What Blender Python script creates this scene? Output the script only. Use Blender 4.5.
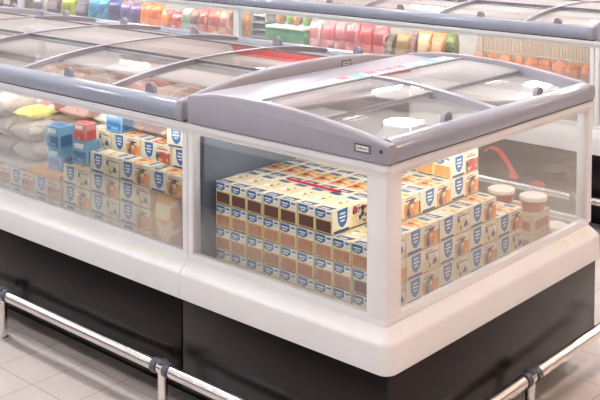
import bpy, bmesh, math, random
from mathutils import Matrix, Vector
for o in list(bpy.data.objects): bpy.data.objects.remove(o)
S = bpy.context.scene
COL = S.collection
R = math.radians

# ---------------------------------------------------------------- camera, world, exposure
cd = bpy.data.cameras.new('camera'); cam = bpy.data.objects.new('camera', cd); COL.objects.link(cam)
yaw, pitch, roll = R(-41.2279), R(-2.9097), R(0.0655)
F = Vector((math.sin(yaw)*math.cos(pitch), math.cos(yaw)*math.cos(pitch), math.sin(pitch)))
R0 = Vector((math.cos(yaw), -math.sin(yaw), 0)); U0 = R0.cross(F)
RR = R0*math.cos(roll) + U0*math.sin(roll); UU = -R0*math.sin(roll) + U0*math.cos(roll)
M = Matrix.Identity(4)
for i in range(3):
    M[i][0], M[i][1], M[i][2] = RR[i], UU[i], -F[i]
M.translation = (1.5448, -2.0244, 1.5695)
cam.matrix_world = M
cd.sensor_width = 36; cd.lens = 36*1032.9/600
cd.shift_x = (300-319.5)/600; cd.shift_y = (-51.0-200)/600
cd.clip_start = 0.05; cd.clip_end = 100
S.camera = cam

W = bpy.data.worlds.new('store_light'); S.world = W; W.use_nodes = True
W.node_tree.nodes['Background'].inputs['Color'].default_value = (0.92, 0.97, 1.04, 1)
W.node_tree.nodes['Background'].inputs['Strength'].default_value = 0.55
LAMP = 80.0
S.view_settings.view_transform = 'Standard'; S.view_settings.look = 'None'
S.view_settings.gamma = 1; S.view_settings.use_curve_mapping = False
S.view_settings.exposure = 0.68
S.cycles.use_denoising = True
S.cycles.transparent_max_bounces = 32
S.cycles.max_bounces = 10
S.cycles.caustics_reflective = False; S.cycles.caustics_refractive = False

# ---------------------------------------------------------------- materials
def srgb(c):
    return tuple((x/255/12.92 if x/255 <= .04045 else ((x/255+.055)/1.055)**2.4) for x in c) + (1,)
def mat(name, col, rough=.4, metal=0., coat=0., noise=.04, nscale=8, spec=.5):
    m = bpy.data.materials.new(name); m.use_nodes = True
    nt = m.node_tree; b = nt.nodes['Principled BSDF']
    b.inputs['Roughness'].default_value = rough; b.inputs['Metallic'].default_value = metal
    b.inputs['Coat Weight'].default_value = coat; b.inputs['Specular IOR Level'].default_value = spec
    tc = nt.nodes.new('ShaderNodeTexCoord'); nz = nt.nodes.new('ShaderNodeTexNoise')
    nz.inputs['Scale'].default_value = nscale; nz.inputs['Detail'].default_value = 4
    nt.links.new(tc.outputs['Object'], nz.inputs['Vector'])
    rp = nt.nodes.new('ShaderNodeValToRGB'); c = srgb(col)
    rp.color_ramp.elements[0].position = .3; rp.color_ramp.elements[1].position = .7
    rp.color_ramp.elements[0].color = tuple(x*(1-noise) for x in c[:3])+(1,)
    rp.color_ramp.elements[1].color = tuple(min(1, x*(1+noise)) for x in c[:3])+(1,)
    nt.links.new(nz.outputs['Fac'], rp.inputs['Fac']); nt.links.new(rp.outputs['Color'], b.inputs['Base Color'])
    return m
def glass(name, tint=(.97, .98, .98), f0=.06, fmax=1.0, haze=None):
    m = bpy.data.materials.new(name); m.use_nodes = True
    nt = m.node_tree; nt.nodes.clear(); N = nt.nodes.new; L = nt.links.new
    out = N('ShaderNodeOutputMaterial'); mix = N('ShaderNodeMixShader')
    tr = N('ShaderNodeBsdfTransparent'); tr.inputs['Color'].default_value = tint+(1,)
    gl = N('ShaderNodeBsdfGlossy'); gl.inputs['Roughness'].default_value = 0.015
    gl.inputs['Color'].default_value = (1, 1, 1, 1)
    g = N('ShaderNodeNewGeometry'); d = N('ShaderNodeVectorMath'); d.operation = 'DOT_PRODUCT'
    L(g.outputs['Normal'], d.inputs[0]); L(g.outputs['Incoming'], d.inputs[1])
    a = N('ShaderNodeMath'); a.operation = 'ABSOLUTE'; L(d.outputs['Value'], a.inputs[0])
    s = N('ShaderNodeMath'); s.operation = 'SUBTRACT'; s.inputs[0].default_value = 1; L(a.outputs[0], s.inputs[1])
    p = N('ShaderNodeMath'); p.operation = 'POWER'; p.inputs[1].default_value = 5; L(s.outputs[0], p.inputs[0])
    q = N('ShaderNodeMath'); q.operation = 'MULTIPLY_ADD'; q.inputs[1].default_value = fmax-f0; q.inputs[2].default_value = f0
    L(p.outputs[0], q.inputs[0]); L(q.outputs[0], mix.inputs['Fac'])
    L(tr.outputs[0], mix.inputs[1]); L(gl.outputs[0], mix.inputs[2]); L(mix.outputs[0], out.inputs['Surface'])
    if haze:   # reflected haze painted on as white, strongest at the sill, thinning upward
        lo, hi, top = haze
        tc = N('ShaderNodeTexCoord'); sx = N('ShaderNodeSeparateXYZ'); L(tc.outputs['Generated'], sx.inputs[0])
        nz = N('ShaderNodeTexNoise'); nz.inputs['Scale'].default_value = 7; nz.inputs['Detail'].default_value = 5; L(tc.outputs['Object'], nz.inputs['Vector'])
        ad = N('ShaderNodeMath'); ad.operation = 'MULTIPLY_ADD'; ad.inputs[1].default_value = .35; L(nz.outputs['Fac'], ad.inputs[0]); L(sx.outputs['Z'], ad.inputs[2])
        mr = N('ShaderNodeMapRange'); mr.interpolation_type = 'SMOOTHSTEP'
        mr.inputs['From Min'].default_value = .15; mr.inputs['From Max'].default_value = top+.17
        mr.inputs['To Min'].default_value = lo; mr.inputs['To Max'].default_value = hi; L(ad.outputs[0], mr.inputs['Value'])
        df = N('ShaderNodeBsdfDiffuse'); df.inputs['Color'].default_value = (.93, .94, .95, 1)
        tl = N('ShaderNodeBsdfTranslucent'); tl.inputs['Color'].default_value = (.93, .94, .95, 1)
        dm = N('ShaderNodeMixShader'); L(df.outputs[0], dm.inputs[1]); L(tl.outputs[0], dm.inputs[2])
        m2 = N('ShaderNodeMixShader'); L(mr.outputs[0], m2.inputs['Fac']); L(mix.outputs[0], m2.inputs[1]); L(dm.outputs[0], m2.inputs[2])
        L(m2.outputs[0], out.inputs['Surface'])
    return m
def emit(name, col, st):
    m = bpy.data.materials.new(name); m.use_nodes = True
    b = m.node_tree.nodes['Principled BSDF']
    b.inputs['Base Color'].default_value = (.8, .8, .8, 1)
    b.inputs['Emission Color'].default_value = col+(1,); b.inputs['Emission Strength'].default_value = st
    return m
def bagmat(name, c1, c2, c3, scale=9, rough=.3):
    """printed film: ground colour, blotches of picture, a title band"""
    m = bpy.data.materials.new(name); m.use_nodes = True
    nt = m.node_tree; b = nt.nodes['Principled BSDF']; N = nt.nodes.new; L = nt.links.new
    b.inputs['Roughness'].default_value = rough
    tc = N('ShaderNodeTexCoord'); nz = N('ShaderNodeTexNoise'); nz.inputs['Scale'].default_value = scale; nz.inputs['Detail'].default_value = 3
    oi = N('ShaderNodeObjectInfo'); ad = N('ShaderNodeVectorMath'); ad.operation = 'ADD'
    L(tc.outputs['Object'], ad.inputs[0]); L(oi.outputs['Location'], ad.inputs[1]); L(ad.outputs[0], nz.inputs['Vector'])
    rp = N('ShaderNodeValToRGB'); e = rp.color_ramp.elements; rp.color_ramp.interpolation = 'CONSTANT'
    e[0].position = 0; e[0].color = srgb(c1); e[1].position = .56; e[1].color = srgb(c2)
    k = e.new(.63); k.color = srgb(c3); k = e.new(.40); k.color = srgb(c1); k2 = e.new(.0001); k2.color = srgb(c3); k3 = e.new(.36); k3.color = srgb(c1)
    L(nz.outputs['Fac'], rp.inputs['Fac'])
    sx = N('ShaderNodeSeparateXYZ'); L(tc.outputs['Generated'], sx.inputs[0])
    m1 = N('ShaderNodeMath'); m1.operation = 'COMPARE'; m1.inputs[1].default_value = .72; m1.inputs[2].default_value = .11
    L(sx.outputs['Z'], m1.inputs[0])
    m2 = N('ShaderNodeMath'); m2.operation = 'COMPARE'; m2.inputs[1].default_value = .5; m2.inputs[2].default_value = .34
    L(sx.outputs['X'], m2.inputs[0])
    mm = N('ShaderNodeMath'); mm.operation = 'MULTIPLY'; L(m1.outputs[0], mm.inputs[0]); L(m2.outputs[0], mm.inputs[1])
    mx = N('ShaderNodeMix'); mx.data_type = 'RGBA'; L(mm.outputs[0], mx.inputs['Factor'])
    L(rp.outputs['Color'], mx.inputs['A']); mx.inputs['B'].default_value = srgb(c3)
    L(mx.outputs['Result'], b.inputs['Base Color'])
    return m
WHITE = mat('white_enamel', (221, 222, 225), .3, noise=.02)
BLACK = mat('black_kick_panel', (17, 12, 14), .26, noise=.1, spec=.28)
DARK = mat('dark_rubber', (52, 50, 58), .5)
LILAC = mat('lilac_grey_plastic', (146, 144, 154), .35, noise=.02)
RAILM = mat('blue_grey_plastic', (134, 139, 156), .3, noise=.03, coat=.5)
CHROME = mat('polished_steel', (225, 220, 218), .16, metal=1, noise=.03, nscale=20)
COLLAR = mat('slate_collar', (74, 74, 88), .4)
WALLG = mat('grey_liner', (96, 103, 118), .4, noise=.06)
DECK = mat('freezer_liner', (196, 196, 198), .4)
GLASS = glass('pane_glass', (.97, .98, .98), .07, haze=(.09, .01, .5))
GLASSF = glass('hazed_pane_glass', (.97, .98, .98), .13, haze=(.24, .02, .7))  # heavier painted reflection haze for the long freezer panes
LID = glass('lid_glass', (.95, .95, .95), .17)
TRIM = mat('seam_trim', (112, 110, 116), .4)
YELLOW = mat('pale_yellow_print', (226, 224, 172), .5)
PALEY = mat('faint_yellow_print', (228, 224, 196), .5)
STRIPB = mat('white_price_strip', (226, 236, 240), .7)
BLUEL = mat('light_blue_print', (130, 196, 222), .7)
PINKL = mat('pink_print', (220, 130, 156), .7)
CREAM = mat('carton_cream', (230, 220, 190), .4)
PEACH = mat('carton_peach', (224, 204, 160), .45, noise=.2, nscale=60)
PWHITE = mat('carton_white', (240, 238, 232), .4)
BLUE = mat('carton_blue', (42, 106, 160), .4)
NAVY = mat('carton_navy', (40, 66, 116), .4)
BROWN = mat('carton_brown', (98, 48, 40), .45, noise=.25, nscale=60)
TAN = mat('carton_tan', (176, 116, 88), .45, noise=.25, nscale=60)
ORANGE = mat('carton_orange', (226, 148, 76), .45, noise=.25, nscale=50)
RED = mat('carton_red', (200, 70, 62), .45, noise=.2, nscale=50)
GREEN = mat('carton_green', (110, 140, 80), .45, noise=.2)
STRAW = mat('carton_yellow', (226, 206, 110), .4)
CARD = mat('plain_card', (190, 176, 150), .7)
FILL = emit('fill_strip_light', (1, .98, .96), 20.0)  # glow of unseen strips added to brighten the freezer interiors
DIFF = emit('lamp_diffuser', (.95, .98, 1.03), LAMP)
DIFW = emit('warm_lamp_diffuser', (1.06, .86, .72), LAMP*.75)

# ---------------------------------------------------------------- mesh helpers
class MB:
    def __init__(s): s.v, s.f, s.m = [], [], []
    def poly(s, pts, mi=0):
        n = len(s.v); s.v += [tuple(p) for p in pts]; s.f.append(tuple(range(n, n+len(pts)))); s.m.append(mi)
    def box(s, x0, x1, y0, y1, z0, z1, mi=0, r=0, seg=2):
        bm = bmesh.new(); bmesh.ops.create_cube(bm, size=1)
        for v in bm.verts:
            v.co = Vector(((x0+x1)/2+v.co.x*(x1-x0), (y0+y1)/2+v.co.y*(y1-y0), (z0+z1)/2+v.co.z*(z1-z0)))
        if r: bmesh.ops.bevel(bm, geom=list(bm.edges), offset=r, segments=seg, affect='EDGES', profile=.5)
        s.bm(bm, mi)
    def bm(s, bm, mi=0):
        n = len(s.v); bm.verts.index_update()
        s.v += [tuple(v.co) for v in bm.verts]
        for f in bm.faces: s.f.append(tuple(n+v.index for v in f.verts)); s.m.append(mi)
        bm.free()
    def loft(s, rings, mi=0, closed=True, caps=True):
        n = len(s.v); k = len(rings[0])
        for r_ in rings: s.v += [tuple(p) for p in r_]
        for a in range(len(rings)-1):
            for b in range(k if closed else k-1):
                c = (b+1) % k
                s.f.append((n+a*k+b, n+a*k+c, n+(a+1)*k+c, n+(a+1)*k+b)); s.m.append(mi)
        if caps:
            s.f.append(tuple(n+b for b in range(k))[::-1]); s.m.append(mi)
            s.f.append(tuple(n+(len(rings)-1)*k+b for b in range(k))); s.m.append(mi)
    def extr(s, prof, axis, a0, a1, mi=0):
        """prof: closed outline of (u, z); axis 'x' -> u is y, axis 'y' -> u is x"""
        g = (lambda a, u, z: (a, u, z)) if axis == 'x' else (lambda a, u, z: (u, a, z))
        s.loft([[g(a0, u, z) for u, z in prof], [g(a1, u, z) for u, z in prof]], mi)
    def tube(s, p, q, r, n=16, mi=0):
        p, q = Vector(p), Vector(q); d = (q-p).normalized()
        a = d.orthogonal().normalized(); b = d.cross(a)
        s.loft([[c + r*(math.cos(2*math.pi*i/n)*a+math.sin(2*math.pi*i/n)*b) for i in range(n)] for c in (p, q)], mi)
    def lathe(s, c, prof, n=24, mi=0):
        s.loft([[(c[0]+r*math.cos(2*math.pi*i/n), c[1]+r*math.sin(2*math.pi*i/n), c[2]+z) for i in range(n)] for r, z in prof], mi)
    def mesh(s, name, mats, smooth=35):
        me = bpy.data.meshes.new(name); me.from_pydata(s.v, [], s.f)
        for m in (mats if isinstance(mats, (list, tuple)) else [mats]): me.materials.append(m)
        for p, i in zip(me.polygons, s.m): p.material_index = i
        bm = bmesh.new(); bm.from_mesh(me); bmesh.ops.remove_doubles(bm, verts=bm.verts, dist=1e-6)
        bmesh.ops.recalc_face_normals(bm, faces=bm.faces)
        if smooth:
            for f in bm.faces: f.smooth = True
            for e in bm.edges:
                if len(e.link_faces) == 2 and e.calc_face_angle(0) > R(smooth): e.smooth = False
        bm.to_mesh(me); bm.free()
        return me
    def build(s, name, mats, parent=None, smooth=35):
        o = bpy.data.objects.new(name, s.mesh(name, mats, smooth)); COL.objects.link(o)
        if parent is not None:
            o.parent = parent
            w = Vector((0, 0, 0)); p = parent
            while p is not None: w += p.location; p = p.parent
            o.location = -w
        return o
def tag(o, label, cat, group=None, kind=None):
    o['label'] = label; o['category'] = cat
    if group: o['group'] = group
    if kind: o['kind'] = kind
    return o
def empty(name, loc, label, cat, group=None):
    o = bpy.data.objects.new(name, None); COL.objects.link(o); o.location = loc; o.empty_display_size = .1
    return tag(o, label, cat, group)
KIDS = {}
def copy_tree(o, parent=None):
    c = o.copy(); COL.objects.link(c)
    if parent is not None: c.parent = parent
    for k in [x for x in bpy.data.objects if x.parent == o]: copy_tree(k, c)
    return c
def struct(o): o['kind'] = 'structure'; return o

# ---------------------------------------------------------------- the room
def floor_mat():
    m = bpy.data.materials.new('floor_tiles'); m.use_nodes = True
    nt = m.node_tree; b = nt.nodes['Principled BSDF']; N = nt.nodes.new; L = nt.links.new
    tc = N('ShaderNodeTexCoord'); sx = N('ShaderNodeSeparateXYZ'); L(tc.outputs['Object'], sx.inputs[0])
    def joint(sock, off):
        a = N('ShaderNodeMath'); a.operation = 'ADD'; a.inputs[1].default_value = off; L(sock, a.inputs[0])
        f = N('ShaderNodeMath'); f.operation = 'PINGPONG'; f.inputs[1].default_value = .1; L(a.outputs[0], f.inputs[0])
        g = N('ShaderNodeMath'); g.operation = 'LESS_THAN'; g.inputs[1].default_value = .0016; L(f.outputs[0], g.inputs[0]); return g.outputs[0]
    j = N('ShaderNodeMath'); j.operation = 'MAXIMUM'; L(joint(sx.outputs['X'], 1.29+20), j.inputs[0]); L(joint(sx.outputs['Y'], .19+20), j.inputs[1])
    nz = N('ShaderNodeTexNoise'); nz.inputs['Scale'].default_value = 5; nz.inputs['Detail'].default_value = 6; L(tc.outputs['Object'], nz.inputs['Vector'])
    rp = N('ShaderNodeValToRGB'); rp.color_ramp.elements[0].position = .3; rp.color_ramp.elements[1].position = .7
    rp.color_ramp.elements[0].color = srgb((208, 201, 197)); rp.color_ramp.elements[1].color = srgb((218, 210, 206))
    L(nz.outputs['Fac'], rp.inputs['Fac'])
    mx = N('ShaderNodeMix'); mx.data_type = 'RGBA'; L(j.outputs[0], mx.inputs['Factor']); L(rp.outputs['Color'], mx.inputs['A'])
    mx.inputs['B'].default_value = srgb((172, 156, 148)); L(mx.outputs['Result'], b.inputs['Base Color'])
    b.inputs['Roughness'].default_value = .22
    return m
m = MB(); m.box(-11, 8, -8, 10, -.1, 0); struct(m.build('floor', floor_mat()))
CEIL = mat('ceiling_paint', (238, 234, 230), .8)
m = MB(); m.box(-11, 8, -8, 10, 4.0, 4.1); struct(m.build('ceiling', CEIL))
WPAINT = mat('wall_paint', (210, 204, 200), .8)
m = MB(); m.box(-11.1, 8, 10, 10.1, 0, 4.0); struct(m.build('wall_back', WPAINT))
m = MB(); m.box(-11.1, -11, -8, 10, 0, 4.0); struct(m.build('wall_left', WPAINT))
m = MB(); m.box(8, 8.1, -8, 10, 0, 4.0); struct(m.build('wall_right', mat('warm_wall_paint', (205, 150, 120), .8)))
for k, y in enumerate((-4.5, -1.5, 1.5, 4.5, 7.5)):
    m = MB(); m.box(-11, 8, y-.12, y+.12, 3.72, 4.0); struct(m.build('trim_%d' % (k+1), mat('beam_paint', (150, 138, 130), .8)))

m = MB(); m.box(-10.8, -7.2, 9.93, 10.0, 2.1, 3.1, r=.01)
tag(m.build('sign_board', mat('red_sign_board', (206, 84, 80), .6)), 'plain red board high on the far wall, mirrored in the freezer lids', 'sign')

# ---------------------------------------------------------------- freezers
L_, D_ = 1.152, .775
BUMP = [(.05, .361), (-.005, .361), (-.011, .364), (-.013, .372), (-.013, .436), (-.0115, .443), (-.006, .449), (.0205, .474), (.0205, .483), (.05, .483)]
SILL = [(.042, .482), (.021, .482), (.021, .488), (.024, .496), (.042, .496)]
TOPF = [(.055, .862), (.019, .862), (.017, .870), (.009, .878), (.009, .890), (.012, .894), (.055, .894)]
def perim(d, z, rad, x0=-D_):
    r = max(rad-d, .003); c = max(rad, d+.003); pts = [(x0, d, z)]
    for cx, cy, a0 in ((-c, c, -90), (-c, L_-c, 0)):
        for k in range(7):
            a = R(a0+15*k); pts.append((cx+r*math.cos(a), cy+r*math.sin(a), z))
    pts.append((x0, L_-d, z)); return pts
def sweep(mb, prof, rad):
    rows = [perim(d, z, rad) for d, z in prof]
    n = len(rows[0]); mb.loft([[rows[j][i] for j in range(len(prof))] for i in range(n)])
def interp(tab, x):
    for (a, za), (b, zb) in zip(tab, tab[1:]):
        if a <= x <= b: return za+(zb-za)*(x-a)/(b-a)
    return tab[0][1] if x < tab[0][0] else tab[-1][1]
ENDT = [(-.78, .976), (-.70, .988), (-.64, .995), (-.547, .999), (-.45, .9985), (-.353, .9945), (-.26, .9865), (-.175, .9765), (-.10, .966), (-.045, .9565), (0, .948)]
def zE(x): return interp(ENDT, x)
def zL(y): return .955+.056*(1-abs((y-.576)/.576)**2.4)
RAILP = [(.006, .900), (.055, .900), (.055, .940), (.048, .951), (.036, .957), (.022, .956), (.009, .948), (.001, .932), (0, .915), (.002, .904)]
def sheet(mb, f, u0, u1, axis, a0, a1, th, n=10, mi=0):
    us = [u0+(u1-u0)*i/n for i in range(n+1)]
    mb.extr([(u, f(u)) for u in us]+[(u, f(u)-th) for u in us[::-1]], axis, a0, a1, mi)
def handle(parent, c, axis):
    """half-round grip standing on the front edge of a lid"""
    mb = MB(); r = .0205; n = 12
    pts = [(r*math.cos(math.pi*i/n), .016+r*math.sin(math.pi*i/n)) for i in range(n+1)]+[(-r*1.1, 0), (r*1.1, 0)]
    def g(t, u, z): return (c[0]+u, c[1]+t, c[2]+z) if axis == 'x' else (c[0]+t, c[1]+u, c[2]+z)
    mb.loft([[g(-.008, u*.9, z) for u, z in pts], [g(-.004, u, z) for u, z in pts], [g(.004, u, z) for u, z in pts], [g(.008, u*.9, z) for u, z in pts]])
    return mb.build('handle', LILAC, parent, 50)
def badge(parent, pt):
    """outlined maker plate with tiny lettering; pt(u, v, o) -> point, u along, v up, o outward"""
    mb = MB()
    def rect(u0, u1, v0, v1, o, mi): mb.poly([pt(u0, v0, o), pt(u1, v0, o), pt(u1, v1, o), pt(u0, v1, o)], mi)
    rect(-.027, .027, -.011, .011, .0008, 1); rect(-.0245, .0245, -.0085, .0085, .0014, 0); rect(-.019, .019, -.006, .006, .002, 2)
    rnd = random.Random(3); u = -.0165
    while u < .015:
        w = rnd.choice((.002, .003, .004)); rect(u, u+w, -.0025, rnd.choice((.0015, .0025, .0035)), .0026, 1); u += w+.0015
    b = mb.build('badge', [LILAC, DARK, PWHITE], parent, 0); b['label'] = 'small outlined maker plate'

def letters(parent, pt, starts, mt):
    g = empty_part('lettering', parent); rnd = random.Random(11)
    for a in starts:
        m = MB(); w = rnd.uniform(.02, .03); t_ = .007; k = rnd.choice((0, 1))
        path = [(a+w, .85), (a, .75), (a+w*.9, .45), (a+.1*w, .2)] if k else [(a, .85), (a+w*.5, .5), (a+w, .85), (a+w*.6, .15)]
        for (y0, q0), (y1, q1) in zip(path, path[1:]):
            m.poly([pt(y0, q0, .0007), pt(y0+t_, q0, .0007), pt(y1+t_, q1, .0007), pt(y1, q1, .0007)])
        m.build('letter', mt, g, 0)
def empty_part(name, parent):
    o = bpy.data.objects.new(name, None); COL.objects.link(o); o.parent = parent; return o
def corner_freezer(label):
    t = empty('corner_freezer', (-D_/2, L_/2, 0), label, 'freezer', 'corner freezers')
    m = MB(); m.box(-D_+.003, .004, -.004, L_-.017, .088, .364, r=.004); m.build('kick_panel', BLACK, t)
    m = MB(); m.box(-D_, -.1, .1, L_-.03, .0, .09); m.build('plinth', BLACK, t)
    m = MB(); sweep(m, BUMP, .022); m.build('bumper', WHITE, t)
    m = MB(); sweep(m, SILL, .03); m.build('sill', WHITE, t)
    m = MB(); sweep(m, TOPF, .03); m.build('top_frame', WHITE, t)
    m = MB(); m.box(-.089, -.022, .022, .089, .480, .866, r=.007); m.build('corner_post', WHITE, t)
    m = MB(); m.box(-.062, -.020, L_-.036, L_-.004, .480, .866, r=.004); m.build('corner_post', WHITE, t)
    for y0, y1 in ((.0215, .055), (L_-.055, L_-.0215)):
        m = MB(); m.box(-D_+.001, -.752, y0, y1, .480, .866, r=.003); m.build('side_post', WHITE, t)
    for a in ((-.753, -.087, .028, .034), (-.753, -.06, L_-.034, L_-.028), (-.034, -.028, .087, L_-.035)):
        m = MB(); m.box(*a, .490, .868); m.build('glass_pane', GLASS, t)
    m = MB(); m.box(-D_+.002, -.738, .058, L_-.058, .40, .900); m.build('divider_wall', WALLG, t)
    m = MB(); m.box(-.74, -.05, .05, L_-.05, .38, .430); m.build('deck', DECK, t)
    m = MB(); m.box(-.70, -.10, .0555, .060, .866, .888); m.build('fill_strip', FILL, t)  # added fill light tucked behind the top frame, unseen
    m = MB(); m.box(-.060, -.0555, .10, L_-.08, .866, .888); m.build('fill_strip', FILL, t)
    # lid: end panels, rail, bar, sliding glass
    xs = [-D_+.022+(D_-.03)*i/24 for i in range(25)]
    LE = L_-.026
    for y0, y1 in ((.004, .034), (LE-.034, LE-.004)):
        m = MB()
        def out(d): return [(x, zE(x)-d) for x in xs]+[(-.004+d*.3, .948-d), (-.002, .938), (0, .925), (-.002, .908), (-.006, .899), (-D_+.022, .899)]
        ys = (y0, y0+.005, y1-.005, y1)
        m.loft([[(x, y, z) for x, z in out(d)] for y, d in zip(ys, (.006, 0, 0, .006))])
        e = m.build('end_panel', LILAC, t, 50)
        if y0 < .1:
            badge(e, lambda u, v, o: (-.086+u, .004-o, .929+v))
            m = MB(); m.tube((-.026, .006, .930), (-.026, .0030, .930), .0055, 14); m.build('lock', DARK, e)
    m = MB(); m.extr([(-u, z) for u, z in RAILP], 'y', .030, LE-.030); m.build('front_rail', RAILM, t, 50)
    m = MB(); m.box(-.04, -.012, .02, L_-.02, .893, .902); m.build('rail_seal', DARK, t)
    m = MB(); sheet(m, lambda x: zE(x)-.004, -.50, -.045, 'y', .558, .586, .024, 16); m.build('divider_bar', LILAC, t, 50)
    for y0, y1, hy in ((.036, .556, .34), (.588, LE-.036, .85)):
        m = MB(); sheet(m, lambda x: zE(x)-.020, -.275, -.046, 'y', y0, y1, .005); l = m.build('front_lid', LID, t, 50)
        m = MB(); sheet(m, lambda x: zE(x)-.016, -.279, -.266, 'y', y0, y1, .012, 3); m.build('edge_trim', TRIM, l)
        handle(l, (-.060, hy, zE(-.06)-.021), 'y')
        m = MB(); sheet(m, lambda x: zE(x)-.009, -.50, -.255, 'y', y0, y1, .005); l = m.build('rear_lid', LID, t, 50)
        m = MB(); sheet(m, lambda x: zE(x)-.007, -.512, -.496, 'y', y0, y1, .014, 3); m.build('edge_trim', TRIM, l)
    m = MB(); m.box(-.752, -.512, .034, LE-.034, .955, .978, r=.003); m.build('rear_deck', LILAC, t)
    m = MB(); m.box(-.575, -.500, .05, LE-.05, .979, .990, 0, r=.002)
    rnd = random.Random(5); y = .46
    while y < L_-.14:
        w = rnd.uniform(.03, .07)
        m.poly([(-.571, y, .9906), (-.536, y, .9906), (-.536, y+w, .9906), (-.571, y+w, .9906)], rnd.choice((1, 2, 2, 0)))
        m.poly([(-.530, y, .9906), (-.505, y, .9906), (-.505, y+w*.7, .9906), (-.530, y+w*.7, .9906)], rnd.choice((1, 1, 0)))
        y += w+.008
    m.build('price_strip', [STRIPB, BLUEL, PINKL], t, 0)
    # pale yellow lettering on the sloping ledge of the end
    letters(t, lambda y, q, o: (.006-.0265*q+o*.7, y, .449+.025*q+o*.7), (.86, .925, .985, 1.035, 1.075), YELLOW)
    return t

MOD = 2.41
def island_freezer(x1, label, arch_badge=True, bays=(-.39, -.905, -1.42, -1.92)):
    """double sided run whose right end is at x1; bays are bar positions from x1"""
    x0 = x1-MOD; a, b = x0+.002, x1-.002
    t = empty('island_freezer', ((x0+x1)/2, L_/2, 0), label, 'freezer', 'island freezers')
    m = MB(); m.box(a, b, -.004, L_+.004, .088, .364, r=.004); m.build('kick_panel', BLACK, t)
    m = MB(); m.box(a, b, .1, L_-.1, .0, .09); m.build('plinth', BLACK, t)
    mir = lambda P: [(L_-d, z) for d, z in P]
    for f in (lambda P: P, mir):
        m = MB(); m.extr(f(BUMP), 'x', a, b); m.build('bumper', WHITE, t)
        m = MB(); m.extr(f(SILL), 'x', a, b); m.build('sill', WHITE, t)
        m = MB(); m.extr(f(TOPF), 'x', a, b); m.build('top_frame', WHITE, t)
        r_ = [(d, z) for d, z in f(RAILP)]
        m = MB(); m.extr(r_, 'x', a+.03, b-.03); m.build('front_rail', RAILM, t, 50)
        s0, s1 = sorted(f([(.012, 0), (.045, 0)]))
        m = MB(); m.box(a, b, s0[0], s1[0], .893, .902); m.build('rail_seal', DARK, t)
        y0, y1 = sorted((f([(.0215, 0)])[0][0], f([(.055, 0)])[0][0]))
        for p0, p1 in ((a, a+.022), (b-.022, b)):
            m = MB(); m.box(p0, p1, y0, y1, .480, .866, r=.003); m.build('side_post', WHITE, t)
        y0, y1 = sorted((f([(.028, 0)])[0][0], f([(.034, 0)])[0][0]))
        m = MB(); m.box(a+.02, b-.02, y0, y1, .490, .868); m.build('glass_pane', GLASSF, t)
    m = MB(); m.box(a+.06, b-.06, .0555, .060, .866, .888); m.build('fill_strip', FILL, t)  # added fill light for the goods, hidden by the top frame
    m = MB(); m.box(a+.005, b-.005, .05, L_-.05, .38, .430); m.build('deck', DECK, t)
    ys = [.006+(L_-.012)*i/40 for i in range(41)]
    for p0, p1 in ((b-.030, b), (a, a+.030)):
        m = MB()
        def out(d): return [(.0, .908), (0, .925), (.001, .94)]+[(y, zL(y)-d) for y in ys]+[(L_-.001, .94), (L_, .925), (L_, .908), (L_-.004, .899), (.004, .899)]
        m.loft([[(x, y, z) for y, z in out(d)] for x, d in ((p0, .007), (p0+.006, 0), (p1-.006, 0), (p1, .007))])
        e = m.build('end_panel', LILAC, t, 50)
        if arch_badge and p1 > b-.01:
            badge(e, lambda u, v, o: (b+o-.0006, .770+u, .980+v))
    letters(t, lambda x, q, o: (x, -.006+.0265*q-o*.7, .449+.025*q+o*.7), [x1-.30+.045*k for k in range(5)]+[x1-.72+.05*k for k in range(4)], PALEY)
    bars = [x1+v for v in bays]; edges = [b-.03]+bars+[a+.03]
    for xb in bars:
        m = MB(); sheet(m, lambda y: zL(y)-.008, .045, L_-.045, 'x', xb-.010, xb+.010, .018, 28); m.build('divider_bar', LILAC, t, 50)
    for r0, r1 in zip(edges, edges[1:]):
        p0, p1 = r1+.0145, r0-.0145
        for name, u0, u1, off, hy in (('front_lid', .046, .415, .020, .058), ('centre_lid', .395, L_-.395, .011, None), ('rear_lid', L_-.415, L_-.046, .020, L_-.058)):
            m = MB(); sheet(m, lambda y: zL(y)-off, u0, u1, 'x', p0, p1, .005, 12); l = m.build(name, LID, t, 50)
            if hy is None:
                for w0 in (u0, u1-.007):
                    m = MB(); sheet(m, lambda y: zL(y)-off+.003, w0, w0+.007, 'x', p0, p1, .010, 3); m.build('edge_trim', TRIM, l)
            else: handle(l, ((p0+p1)/2, hy, zL(hy)-.021), 'x')
    return t

# handle() draws its half disc along x when the rail runs along x
corner = corner_freezer('white corner freezer with a lilac curved lid and ice cream cartons, in the foreground')
bpy.context.view_layer.update()
main = island_freezer(-D_, 'white island freezer joined to the left of the foreground corner freezer')
bpy.context.view_layer.update()
more = copy_tree(main); more.location.x -= MOD
more['label'] = 'white island freezer farthest left in the front row, only its lids in view'
DX, DY = .115, 2.43
def at(o, dx, dy, label):
    c = copy_tree(o); c.location.x += dx; c.location.y += dy; c['label'] = label; return c
at(corner, DX, DY, 'corner freezer at the right end of the back row, cut by the frame')
at(main, DX, DY, 'island freezer right of the thin white post in the back row')
at(main, DX-MOD, DY, 'island freezer left of the thin white post in the back row')
at(main, DX-2*MOD, DY, 'island freezer at the far left end of the back row')
ODX, ODY = -.3, -2.46
at(corner, ODX, ODY, 'corner freezer across the aisle in front, seen only mirrored in glass')
at(main, ODX, ODY, 'island freezer across the aisle in front, seen only mirrored in glass')

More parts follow.
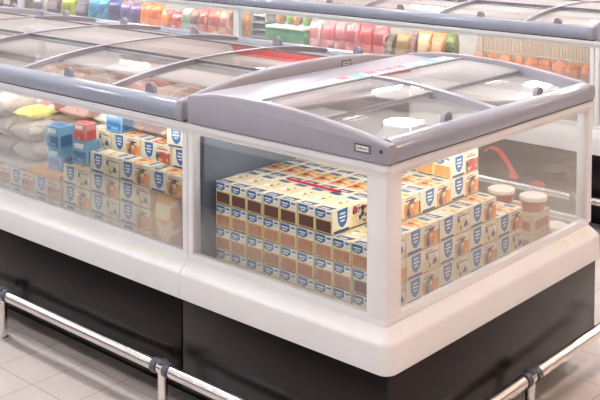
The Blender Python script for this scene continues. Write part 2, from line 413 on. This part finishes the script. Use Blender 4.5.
DEC = [((486, 152), [(-1.234, .276), (-1.222, .298), (-1.199, .307), (-1.172, .304), (-1.152, .296), (-1.125, .270), (-1.106, .246), (-1.088, .222), (-1.071, .198), (-1.056, .178)]),]
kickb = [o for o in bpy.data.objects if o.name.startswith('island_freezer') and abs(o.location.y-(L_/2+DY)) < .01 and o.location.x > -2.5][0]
m = MB(); yk = DY-.0055; pts = DEC[0][1]  # flat red curve set just in front of the kick panel
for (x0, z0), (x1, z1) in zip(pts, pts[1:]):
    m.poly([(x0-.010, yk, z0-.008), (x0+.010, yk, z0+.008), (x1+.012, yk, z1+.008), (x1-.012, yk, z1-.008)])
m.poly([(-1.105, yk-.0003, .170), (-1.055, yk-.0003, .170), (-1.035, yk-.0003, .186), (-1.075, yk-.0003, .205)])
REDM = mat('red_mark', (214, 44, 46), .5)
w = m.build('red_swirl', REDM, kickb, 0); w['label'] = 'red curved mark on the black panel'
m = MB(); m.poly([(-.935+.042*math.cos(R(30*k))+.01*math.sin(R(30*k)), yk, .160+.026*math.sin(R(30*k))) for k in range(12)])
w = m.build('red_dot', REDM, kickb, 0); w['label'] = 'red oval mark on the black panel'

# ---------------------------------------------------------------- chrome guard rails
def guard_rail(label, dx=0, dy=0, xl=-6.0, posts=(-5.04, -4.2, -3.36, -2.52, -1.678, -.805, 0), yposts=(.62, 1.2)):
    t = empty('guard_rail', (-1, -.0545, 0), label, 'guard rail', 'chrome guard rails')
    z, r, o = .157, .0185, .0545
    m = MB(); m.tube((xl, -o, z), (-.02, -o, z), r, 20); m.build('bar', CHROME, t)
    m = MB(); m.tube((o, .02, z), (o, 1.2, z), r, 20); m.build('bar', CHROME, t)
    m = MB()
    pts = [(-.0205+.075*math.sin(R(9*k)), .0205-.075*math.cos(R(9*k))) for k in range(11)]
    rings = []
    for k, (x, y) in enumerate(pts):
        a = R(9*k); nx, ny = math.sin(a), -math.cos(a)
        rings.append([(x+r*math.cos(2*math.pi*i/20)*nx, y+r*math.cos(2*math.pi*i/20)*ny, z+r*math.sin(2*math.pi*i/20)) for i in range(20)])
    m.loft(rings); m.build('elbow', CHROME, t)
    def post(x, y, ax):
        m = MB(); m.lathe((x, y, 0), [(.0185, 0), (.0185, .004), (.0145, .006), (.0145, .172)], 20); p = m.build('post', CHROME, t)
        m = MB(); m.lathe((x, y, .171), [(.0165, 0), (.0165, .008), (.011, .011)], 20); m.build('cap', COLLAR, p)
        for s in (-1, 1):
            d = Vector((1, 0, 0)) if ax == 'x' else Vector((0, 1, 0)); c = Vector((x, y, z))
            m = MB(); m.tube(c+d*s*.016, c+d*s*.038, r+.0035, 20); m.build('collar', COLLAR, p)
    for x in posts[:-1]: post(x, -o, 'x')
    for y in yposts: post(o, y, 'y')
    return t
rail = guard_rail('chrome tube guard rail on short posts round the foreground freezers')
at(rail, DX, DY, 'chrome guard rail along the foot of the back row of freezers')
o = at(rail, ODX, ODY, 'chrome guard rail of the freezers across the front aisle, mirrored in glass')

# ---------------------------------------------------------------- cartons
def carton_mesh(name, front, side, seed):
    w, d, h = .0632, .153, .0655; rnd = random.Random(seed); m = MB()
    mats = [CREAM, BLUE, NAVY, front, side, STRAW, PWHITE, RED, GREEN]
    m.box(-w/2, w/2, -d/2, d/2, 0, h, 0, r=.0008, seg=1)
    e = .0004
    def F(u0, u1, v0, v1, mi, l=1): m.poly([(u0*w, -d/2-e*l, v0*h), (u1*w, -d/2-e*l, v0*h), (u1*w, -d/2-e*l, v1*h), (u0*w, -d/2-e*l, v1*h)], mi)
    F(-.48, .48, .02, .57, 5); F(-.43, .43, .05, .53, 3, 2); F(-.47, .47, .60, .98, 6)
    m.poly([(-.46*w, -d/2-2*e, .97*h), (-.46*w, -d/2-2*e, .66*h), (-.1*w, -d/2-2*e, .60*h), (.12*w, -d/2-2*e, .72*h), (.10*w, -d/2-2*e, .97*h)], 1)
    F(-.38, .02, .80, .86, 6, 3); F(-.34, -.06, .70, .75, 6, 3); F(.18, .42, .84, .92, 1, 2); F(.2, .40, .68, .73, 5, 2)
    shield = [(-.62, .92), (.62, 1.0), (.60, -.1), (.42, -.62), (.05, -.95), (-.32, -.72), (-.55, -.2)]
    for sx in (1, -1):
        X = lambda l: sx*(w/2+e*l)
        yc, zc = -.034*sx, h*.56
        def S_(y0, y1, z0, z1, mi, l): m.poly([(X(l), y0, z0), (X(l), y1, z0), (X(l), y1, z1), (X(l), y0, z1)], mi)
        m.poly([(X(1), yc+sx*p*.040, zc+q*.0305) for p, q in shield], 6)
        m.poly([(X(2), yc+sx*p*.036, zc+q*.0275) for p, q in shield], 1)
        for k, (z_, wd) in enumerate(((.012, .014), (.002, .017), (-.008, .011))):
            S_(yc-wd*.8, yc+wd*.8, zc+z_, zc+z_+.0045, 6, 3)
        S_(sx*.004, sx*.074, .002, h*.62, 4, 1)
        for k in range(13):
            cy = sx*rnd.uniform(.008, .07); cz = rnd.uniform(.008, .052); r_ = rnd.uniform(.003, .009)
            m.poly([(X(2+k*.2), cy+r_*math.cos(a_), cz+r_*math.sin(a_)*1.1) for a_ in (0, .9, 1.9, 2.8, 3.7, 4.6, 5.5)], rnd.choice((3, 7, 0, 5, 8, 6, 3, 2)))
        S_(sx*.010, sx*.060, h*.74, h*.80, 2, 1); S_(sx*.012, sx*.045, h*.86, h*.90, 7, 1)
        S_(-sx*.070, -sx*.006, .001, .007, 2, 1)
    z = h+e
    m.poly([(-w*.44, -d/2+.003, z), (w*.30, -d/2+.003, z), (w*.42, -d/2+.030, z), (-w*.40, -d/2+.024, z)], 2)
    m.poly([(-w*.30, -d/2+.008, z+e), (w*.16, -d/2+.008, z+e), (w*.2, -d/2+.014, z+e), (-w*.28, -d/2+.013, z+e)], 6)
    m.poly([(-w*.46, -.030, z), (w*.46, -.026, z), (w*.46, .034, z), (-w*.46, .040, z)], 4)
    for k in range(8):
        cx, cy, r_ = rnd.uniform(-.36, .36)*w, rnd.uniform(-.022, .03), rnd.uniform(.004, .011)
        m.poly([(cx+r_*math.cos(a_), cy+r_*math.sin(a_), z+e*(1+.2*k)) for a_ in (0, .9, 1.9, 2.8, 3.7, 4.6, 5.5)], rnd.choice((0, 7, 0, 5, 3, 6)))
    m.poly([(-w*.4, .046, z), (w*.2, .046, z), (w*.3, .064, z), (-w*.36, .068, z)], 1)
    return m.mesh(name, mats, 0)
CT = [carton_mesh('ice_cream_carton', BROWN, PEACH, 1), carton_mesh('ice_cream_carton', TAN, PEACH, 2),
      carton_mesh('ice_cream_carton', BROWN, ORANGE, 3), carton_mesh('ice_cream_carton', ORANGE, RED, 4)]
def carton(me, x, y, z, rz, label, group):
    o = bpy.data.objects.new('ice_cream_carton', me); COL.objects.link(o)
    o.location = (x, y, z); o.rotation_euler.z = rz
    return tag(o, label, 'carton', group)
rnd = random.Random(8)
CW, CDY, CH, Z0 = .0668, .158, .0695, .4375
NTH = ['first', 'second', 'third', 'fourth', 'fifth', 'sixth', 'seventh', 'eighth', 'ninth']
TIER = ['bottom', 'second', 'third', 'fourth', 'fifth']; ROW = ['front', 'second', 'third', 'fourth', 'low back']
HT = [[4]*7+[3, 3], [4]*8+[3], [4]*8+[3], [4]*6+[5, 5, 3], [0]*6+[2, 2, 2]]
cols = [-.690+CW*k for k in range(9)]; rows = [.165+CDY*r for r in range(5)]
for r in range(5):
    for c in range(9):
        for k in range(HT[r][c]):
            if not (r in (0, 4) or c == 8 or k >= 3): continue
            me = CT[0] if (r == 0 and k == 3) else CT[1] if r == 0 else CT[2]
            if c == 8: me = CT[(k+r) % 2+1]
            if k == 4: me = CT[3]
            carton(me, cols[c]+rnd.uniform(-.001, .001), rows[r]+rnd.uniform(-.002, .002), Z0+CH*k, rnd.uniform(-.012, .012),
                   'ice cream carton, %s tier, %s column from grey divider, %s row of corner freezer' % (TIER[k], NTH[c], ROW[r]), 'ice cream cartons in the corner freezer')
m = MB(); m.box(cols[0]-.03, cols[7]+.031, rows[1]-.077, rows[3]+.077, .432, Z0+3*CH-.004)
tag(m.build('display_riser', CARD), 'cardboard riser under the cartons in the corner freezer', 'riser')

m = MB(); a_, b_ = Vector((-.552, .205, 0)), Vector((-.36, .215, 0)); m.box(-.565, -.352, .232, .238, Z0+4*CH-.0025, Z0+4*CH+.004, r=.001)
tag(m.build('shelf_strip', mat('red_strip', (196, 30, 52), .4)), 'thin red strip lying across the tops of the brown cartons', 'strip')

# ---------------------------------------------------------------- other packs
def bag_mesh(name, w, t, h, mt, seed=0, crimp=.012):
    """upright pillow pack with sealed, crimped ends, base at z = 0"""
    rnd = random.Random(seed); nu, nv = 10, 12; m = MB()
    rings = []
    for j in range(nv+1):
        v = j/nv*2-1; ring = []
        e = max(0, 1-abs(v)**3.2)**.6
        for i in range(2*nu):
            a = math.pi*i/nu; cx, sy = math.cos(a), math.sin(a)
            x = math.copysign(abs(cx)**.55, cx)*w/2*(1-.10*e*(abs(v) < .95))
            y = math.copysign(abs(sy)**.9, sy)*(t/2*e+.0012)+rnd.uniform(-1, 1)*t*.035*e
            ring.append((x, y, h/2+v*(h/2)+ (math.sin(i*2.1)*.0015 if abs(v) > .98 else 0)))
        rings.append(ring)
    m.loft(rings)
    return m.mesh(name, mt, 60)
def pack(name, me, loc, rot, label, cat, group=None):
    o = bpy.data.objects.new(name, me); COL.objects.link(o); o.location = loc; o.rotation_euler = rot
    return tag(o, label, cat, group)
def box_mesh(name, w, d, h, mats, seed=0):
    """printed box: ground colour, picture panel, title strokes"""
    m = MB(); rnd = random.Random(seed); e = .0005
    m.box(-w/2, w/2, -d/2, d/2, 0, h, 0, r=.001, seg=1)
    y = -d/2-e
    m.poly([(-w*.42, y, h*.08), (w*.42, y, h*.08), (w*.42, y, h*.55), (-w*.42, y, h*.55)], 1)
    m.poly([(-w*.35, y, h*.68), (w*.2, y, h*.68), (w*.3, y, h*.9), (-w*.35, y, h*.9)], 2)
    for k in range(4):
        cx, cz, r_ = rnd.uniform(-.3, .3)*w, rnd.uniform(.15, .48)*h, rnd.uniform(.05, .1)*min(w, h)
        m.poly([(cx+r_*math.cos(a), y-e*(1+k*.2), cz+r_*math.sin(a)) for a in (0, 1, 2, 3, 4, 5)], rnd.choice((0, 2)))
    m.poly([(-w*.4, -d*.35, h+e), (w*.4, -d*.35, h+e), (w*.4, d*.3, h+e), (-w*.4, d*.3, h+e)], 1)
    x = w/2+e
    m.poly([(x, -d*.4, h*.1), (x, d*.4, h*.1), (x, d*.4, h*.6), (x, -d*.4, h*.6)], 1)
    return m.mesh(name, mats, 0)
# right of the cartons in the corner freezer: low pile of flat boxes and tubs
TANB = mat('tan_box', (206, 184, 150), .5); PALE = mat('pale_lid', (232, 222, 208), .4); RUST = mat('rust_print', (176, 118, 92), .5, noise=.2, nscale=40)
fb = box_mesh('frozen_meal_box', .15, .115, .058, [TANB, RUST, CREAM], 4)
wheres = ['nearest the glass', 'behind the nearest one', 'against the divider side']
for r, (y, hh) in enumerate(((.935, 2), )):
    for c, x in enumerate((-.165, -.33, -.495)):
        for k in range(hh):
            pack('frozen_meal_box', fb, (x, y, .4325+.0595*k), (0, 0, R(2-3*c)), 'tan frozen meal box %s, %s layer, right of the cartons' % (wheres[c], TIER[k]), 'box', 'tan frozen meal boxes')
def tub(x, y, z, label):
    t = empty('ice_cream_tub', (x, y, z), label, 'tub', 'pale ice cream tubs')
    m = MB(); m.lathe((x, y, z), [(.034, 0), (.036, .004), (.042, .036)], 24); m.build('cup', RUST, t)
    m = MB(); m.lathe((x, y, z), [(.045, .034), (.045, .044), (.041, .047), (.020, .0475)], 24); m.build('lid', PALE, t)
for x, y, z, l in ((-.10, 1.045, .4325, 'pale lidded tub standing at the right end behind the end glass'), (-.205, 1.045, .4325, 'pale lidded tub second from the right end of the end glass'),
                (-.12, .935, .5525, 'pale lidded tub on the tan boxes, nearest the end glass'), (-.24, .935, .5525, 'pale lidded tub on the tan boxes, second from the end glass')):
    tub(x, y, z, l)

# ---------------------------------------------------------------- goods in the long freezer
G = 'ice cream cartons in the long freezer'
lc = [-1.385, -1.228, -1.07, -.913]; FY = .088
for c, n in enumerate((3, 4, 4)):
    for k in range(n):
        carton(CT[1+(k+c) % 2], lc[c], FY, Z0+CH*k, -math.pi/2, 'ice cream carton, %s tier, %s column of the long freezer stack with logos outward' % (TIER[k], NTH[c]), G)
ORB = bagmat('orange_pack', (230, 170, 96), (216, 110, 60), (244, 226, 180)); REDB = bagmat('red_pack', (214, 96, 80), (240, 200, 180), (200, 60, 56), 16)
pack('frozen_food_bag', bag_mesh('frozen_food_bag', .105, .06, .205, ORB, 1), (-.938, .085, .432), (0, 0, 0), 'orange upright bag at the right of the long freezer, under one carton', 'bag')
carton(CT[2], -.915, FY, .640, -math.pi/2, 'ice cream carton lying on the orange bag in the long freezer', G)
pack('frozen_food_bag', bag_mesh('frozen_food_bag', .05, .06, .30, REDB, 2), (-.812, .085, .432), (0, 0, 0), 'tall red and white bag beside the post joining the two freezers', 'bag')
YB = bagmat('yellow_pack', (232, 206, 70), (236, 220, 120), (214, 180, 50))
pack('frozen_food_bag', bag_mesh('frozen_food_bag', .05, .04, .06, YB, 3), (-.812, .09, .733), (0, 0, 0), 'small yellow bag on top of the tall red bag', 'bag')
m = MB(); m.box(-1.54, -.86, .175, .34, .432, .675)
tag(m.build('display_riser', CARD), 'cardboard riser behind the front cartons of the long freezer', 'riser')
for c, x in enumerate((-1.45, -1.29, -1.13, -.97)):
    carton(CT[1+c % 3], x, .225, .6765, -math.pi/2, 'ice cream carton, %s from the left in the raised second row of the long freezer' % NTH[c], G)
carton(CT[2], -.99, .225, .745, -math.pi/2+.1, 'ice cream carton alone on top of the raised second row', G)
for c, x in enumerate((-1.56, -1.72, -1.88)):
    for k in range(2):
        carton(CT[3 if k else 1], x, FY, Z0+CH*k, -math.pi/2, 'pale carton, %s tier, %s from the right under the grey bags' % (TIER[k], NTH[c]), G)
LBL = mat('light_blue_box', (112, 176, 214), .4); PNK = mat('pink_box', (206, 130, 130), .4)
bb = box_mesh('frozen_food_box', .078, .06, .078, [LBL, BLUE, PWHITE], 7); pb = box_mesh('frozen_food_box', .06, .05, .06, [PNK, RED, PWHITE], 8)
m = MB(); ob = box_mesh('frozen_food_box', .19, .09, .022, [mat('orange_flat_box', (222, 160, 92), .4), ORANGE, STRAW], 9)
pack('frozen_food_box', ob, (-1.56, .085, .578), (0, 0, .03), 'flat orange box lying on the pale cartons left of the logos', 'box')
for k, (x, y, z, l) in enumerate(((-1.535, .10, .601, 'light blue box standing on the flat orange box'), (-1.545, .10, .680, 'light blue box on top of another, right of grey bags'),
                    (-1.40, .11, .6475, 'light blue box on the leftmost stack of logo cartons'), (-1.36, .225, .745, 'light blue box on the raised row behind the logos'))):
    pack('frozen_food_box', bb, (x, y, z), (0, 0, .04*k), l, 'box', 'light blue boxes')
pack('frozen_food_box', pb, (-1.40, .105, .727), (0, 0, .1), 'small pink box on top of the light blue boxes', 'box')
GRB = bagmat('grey_pack', (172, 160, 148), (150, 140, 130), (196, 186, 172), 14)
gb = bag_mesh('frozen_food_bag', .14, .072, .15, GRB, 5)
m = MB(); m.box(-2.12, -1.655, .06, .36, .5785, .60)
tag(m.build('wire_shelf', DECK), 'shallow tray carrying the grey bags in the long freezer', 'tray')
for c, x in enumerate((-1.73, -1.88, -2.03)):
    for k in range(3):
        if k == 2 and c == 0: continue
        pack('frozen_food_bag', gb, (x, .215-.01*k, .637+.0735*k), (R(90), 0, 0), 'grey frozen food bag, %s layer, %s from the right of the pile at left' % (TIER[k], NTH[c]), 'bag', 'grey frozen food bags')
pack('frozen_food_bag', bag_mesh('frozen_food_bag', .11, .045, .12, YB, 6), (-1.74, .19, .772), (R(90), 0, 0), 'bright yellow bag on top of the grey bags', 'bag')
# bags lying under the lids, farther in
m = MB(); m.box(-3.1, -.84, .40, 1.09, .432, .66); tag(m.build('display_riser', CARD), 'cardboard riser filling the far side of the long freezer', 'riser')
PAL = [((200, 150, 130), (176, 110, 96), (232, 214, 200)), ((214, 200, 180), (180, 130, 100), (170, 60, 60)), ((150, 110, 96), (190, 150, 120), (226, 210, 190)), ((216, 120, 110), (200, 90, 86), (240, 220, 210))]
BM = [bag_mesh('frozen_food_bag', .19, .07, .21, bagmat('under_lid_pack', *c), 20+i) for i, c in enumerate(PAL)]
CN = ['pinkish', 'cream', 'brown', 'coral']
for r, y in enumerate((.62, .86, 1.075)):
    for c in range(9):
        i = (c*3+r*2) % 4
        pack('frozen_food_bag', BM[i], (-.97-.235*c, y, .697), (R(90), 0, 0), '%s bag under the lids, %s row in, %s from the post' % (CN[i], ('nearest', 'middle', 'farthest')[r], NTH[c]), 'bag', 'bags lying under the long freezer lids')

# ---------------------------------------------------------------- goods in the back row, read off along its length (x, height)
XT = [(0, -5.948), (40, -5.378), (80, -4.858), (120, -4.38), (160, -3.939), (200, -3.532), (240, -3.155), (280, -2.804), (320, -2.477), (360, -2.171), (400, -1.885), (440, -1.616), (480, -1.364), (520, -1.126), (560, -.901), (600, -.689)]
BY = 2.57
m = MB(); m.box(-8, -.72, 2.50, 3.48, .432, .56); tag(m.build('display_riser', CARD), 'long cardboard riser under the goods of the back row', 'riser')
GD = [  # from, to along the row, top height, colours, words
 (-4, 5, .80, (60, 50, 56), (110, 90, 100), (180, 170, 170), 'dark'), (5, 15, .79, (70, 56, 66), (150, 120, 120), (210, 200, 190), 'dark plum'),
 (20, 34, .80, (116, 128, 104), (176, 178, 160), (96, 84, 80), 'grey green'), (34, 48, .78, (182, 176, 160), (120, 110, 120), (80, 80, 120), 'pale grey'),
 (48, 62, .80, (86, 62, 92), (60, 50, 70), (160, 140, 150), 'purple'), (62, 76, .81, (168, 172, 50), (190, 190, 90), (120, 130, 40), 'lime green'),
 (77, 90, .80, (76, 66, 74), (50, 60, 100), (140, 130, 140), 'charcoal'), (90, 100, .83, (40, 150, 182), (80, 190, 210), (24, 110, 150), 'turquoise'),
 (100, 109, .83, (30, 140, 176), (90, 196, 214), (20, 96, 140), 'deep turquoise'), (109, 121, .83, (44, 62, 116), (80, 90, 150), (30, 36, 70), 'navy'),
 (121, 132, .82, (96, 76, 134), (204, 128, 124), (60, 60, 120), 'violet'), (132, 142, .82, (120, 84, 130), (214, 172, 90), (70, 66, 130), 'mauve'),
 (142, 152, .83, (230, 124, 44), (240, 156, 70), (206, 96, 36), 'bright orange'), (152, 162, .83, (226, 116, 40), (240, 150, 60), (200, 80, 40), 'deep orange'),
 (162, 173, .80, (206, 92, 78), (230, 180, 150), (226, 140, 60), 'orange red'), (173, 183, .79, (212, 84, 84), (236, 180, 170), (190, 60, 60), 'red'),
 (183, 192, .82, (150, 168, 146), (214, 216, 206), (100, 130, 100), 'pale green'), (192, 200, .82, (160, 110, 100), (226, 220, 214), (110, 80, 80), 'white and brown'),
 (200, 209, .83, (196, 84, 76), (226, 190, 180), (150, 60, 60), 'brick red'), (209, 220, .83, (190, 90, 66), (224, 190, 160), (150, 70, 60), 'rust'), (220, 231, .83, (196, 140, 110), (220, 190, 160), (160, 90, 80), 'tan and red'),
 (238, 246, .82, (214, 146, 66), (150, 160, 70), (226, 190, 130), 'amber'), (246, 253, .83, (222, 150, 50), (200, 170, 90), (180, 100, 50), 'golden'),
 (310, 323, .83, (206, 128, 124), (226, 180, 172), (180, 96, 100), 'rose pink'), (323, 336, .835, (202, 118, 118), (226, 170, 170), (176, 80, 90), 'dusty pink'),
 (336, 346, .835, (210, 130, 126), (230, 190, 180), (176, 90, 90), 'light pink'), (346, 360, .84, (196, 92, 92), (226, 170, 160), (150, 50, 60), 'crimson'),
 (360, 374, .84, (204, 84, 84), (226, 160, 150), (170, 50, 56), 'scarlet'), (374, 388, .84, (206, 96, 96), (232, 180, 176), (150, 60, 66), 'raspberry'),
 (388, 396, .80, (96, 78, 78), (60, 54, 58), (150, 130, 120), 'dark brown'), (396, 411, .81, (176, 142, 88), (200, 170, 120), (140, 110, 70), 'ochre'), (411, 418, .82, (120, 84, 84), (90, 60, 70), (160, 120, 110), 'maroon'),
 (418, 432, .835, (196, 140, 96), (120, 140, 80), (222, 190, 150), 'tan'), (432, 446, .835, (214, 126, 76), (120, 136, 70), (226, 180, 140), 'orange and green'), (446, 456, .84, (110, 124, 66), (150, 150, 80), (70, 84, 50), 'leafy green'),
]
bcache = {}
for i, (p0, p1, top, c1, c2, c3, w) in enumerate(GD):
    x0, x1 = interp(XT, p0) if p0 >= 0 else -6.0, interp(XT, p1)
    me = bag_mesh('frozen_food_bag', (x1-x0)*1.0, .09, top-.562, bagmat('bag_print', c1, c2, c3, 12), 40+i)
    pack('frozen_food_bag', me, ((x0+x1)/2, BY, .562), (R(-4), 0, 0), '%s upright bag behind the glass of the back freezer row' % w, 'bag', 'bags in the back row')
# white-topped green crate of vegetables
gx0, gx1 = interp(XT, 272), interp(XT, 309)
m = MB(); GC = mat('green_crate', (40, 130, 72), .4)
m.box(gx0, gx1, 2.52, 2.795, .562, .765, 0, r=.006); m.box(gx0-.004, gx1+.004, 2.514, 2.801, .765, .782, 1, r=.003)
tag(m.build('crate', [GC, PWHITE]), 'green crate with a white lid behind the glass of the back row', 'crate')
VG = mat('leafy_green', (92, 120, 56), .6, noise=.3, nscale=40); BR = mat('crust_brown', (186, 112, 70), .6, noise=.3, nscale=30); BR2 = mat('crust_orange', (204, 124, 90), .6, noise=.3, nscale=30)
def lump(name, x, y, z, a, b, c, mt, label, cat, group, seed):
    bm = bmesh.new(); bmesh.ops.create_icosphere(bm, subdivisions=3, radius=1); r_ = random.Random(seed)
    ph = [r_.uniform(0, 6) for _ in range(3)]
    for v in bm.verts:
        k = 1+.09*math.sin(5*v.co.x+ph[0])*math.sin(4*v.co.y+ph[1])+.05*math.sin(9*v.co.z+ph[2])
        v.co = Vector((v.co.x*a*k, v.co.y*b*k, v.co.z*c*k+c*.96))
    mb = MB(); mb.bm(bm); o = mb.build(name, mt, None, 80); o.location = (x, y, z)
    return tag(o, label, cat, group)
for k in range(4):
    lump('vegetable', gx0+.05+.068*k, 2.60+.02*(k % 2), .783, .029, .035, .036, VG if k % 2 else mat('carrot_brown', (140, 96, 60), .6), '%s vegetable on the green crate, %s from the left' % (('brown', 'green')[k % 2], NTH[k]), 'vegetable', 'vegetables on the green crate', k)
# grey slatted rack between the golden bag and the crate
x0, x1 = interp(XT, 255), interp(XT, 270)
m = MB(); GRY = mat('grey_rack', (150, 150, 146), .4)
for k in range(6): m.box(x0, x1, 2.54, 2.66, .60+.045*k, .612+.045*k)
m.box(x0, x0+.01, 2.54, 2.66, .56, .85); m.box(x1-.01, x1, 2.54, 2.66, .56, .85)
tag(m.build('slatted_rack', GRY), 'grey slatted rack beside the green crate in the back row', 'rack')
# bread rolls heaped at the right, with a reflected grille built as rods behind
k = 0; xa, xb = interp(XT, 462), interp(XT, 586); n = 9
m = MB(); m.box(xa-.03, xb, 2.59, 2.70, .562, .655, r=.004); tag(m.build('display_tray', CARD), 'low card tray carrying the rear row of bread rolls', 'tray')
for r in range(2):
    for c in range(n):
        x = xa+(xb-xa)*(c+.25+.5*r)/n
        lump('bread_roll', x, 2.543+.10*r, (.563, .656)[r], (.0405, .039)[r], .033, (.050, .045)[r], (BR, BR2)[(c+r) % 2], '%s bread roll from the left in the %s row of the heap at right' % (NTH[c], ('front', 'rear')[r]), 'bread roll', 'bread rolls in the back row', 50+k); k += 1
m = MB(); x0, x1 = interp(XT, 462), interp(XT, 590)
ROD = mat('beige_rod', (206, 186, 168), .4)
for j in range(48):
    x = x0+(x1-x0)*j/47; m.tube((x, 2.72, .56), (x, 2.72, .86), .004, 6)
for z in (.62, .74, .855): m.tube((x0, 2.72, z), (x1, 2.72, z), .005, 6)
tag(m.build('reflected_grille', ROD), 'beige rods behind the bread rolls, built to look like a reflected grille', 'grille')
m = MB(); m.box(x0, x1, 2.76, 2.775, .56, .87); tag(m.build('back_board', mat('beige_board', (196, 180, 164), .6)), 'beige board behind the reflected grille rods in the back row', 'board')

# ---------------------------------------------------------------- ceiling lamps
base = wbase = None
for ix, x in enumerate((-9, -6.4, -3.8, -1.2, 0.9, 4.0)):
    for iy, y in enumerate((-3, 0, 3, 6, 8.7)):
        warm = x > 0
        if base is None or (warm and wbase is None):
            o = empty('ceiling_light', (0, 0, 3.6), 'x', 'ceiling light', 'ceiling lights')
            m = MB(); m.box(-.27, .27, -.05, .05, 3.66, 3.70, r=.006); m.box(-.25, -.24, -.005, .005, 3.70, 4.0); m.box(.24, .25, -.005, .005, 3.70, 4.0); m.build('housing', WHITE, o)
            m = MB(); m.box(-.21, .21, -.075, .075, 3.60, 3.665, r=.01); m.build('diffuser', DIFW if warm else DIFF, o)
            if warm: wbase = o
            else: base = o
        else: o = copy_tree(wbase if warm else base)
        o.location = (x, y, 3.6)
        o['label'] = '%s strip light on the ceiling, %s from the left in the %s row' % ('warm white' if warm else 'cool white', NTH[ix], NTH[iy])
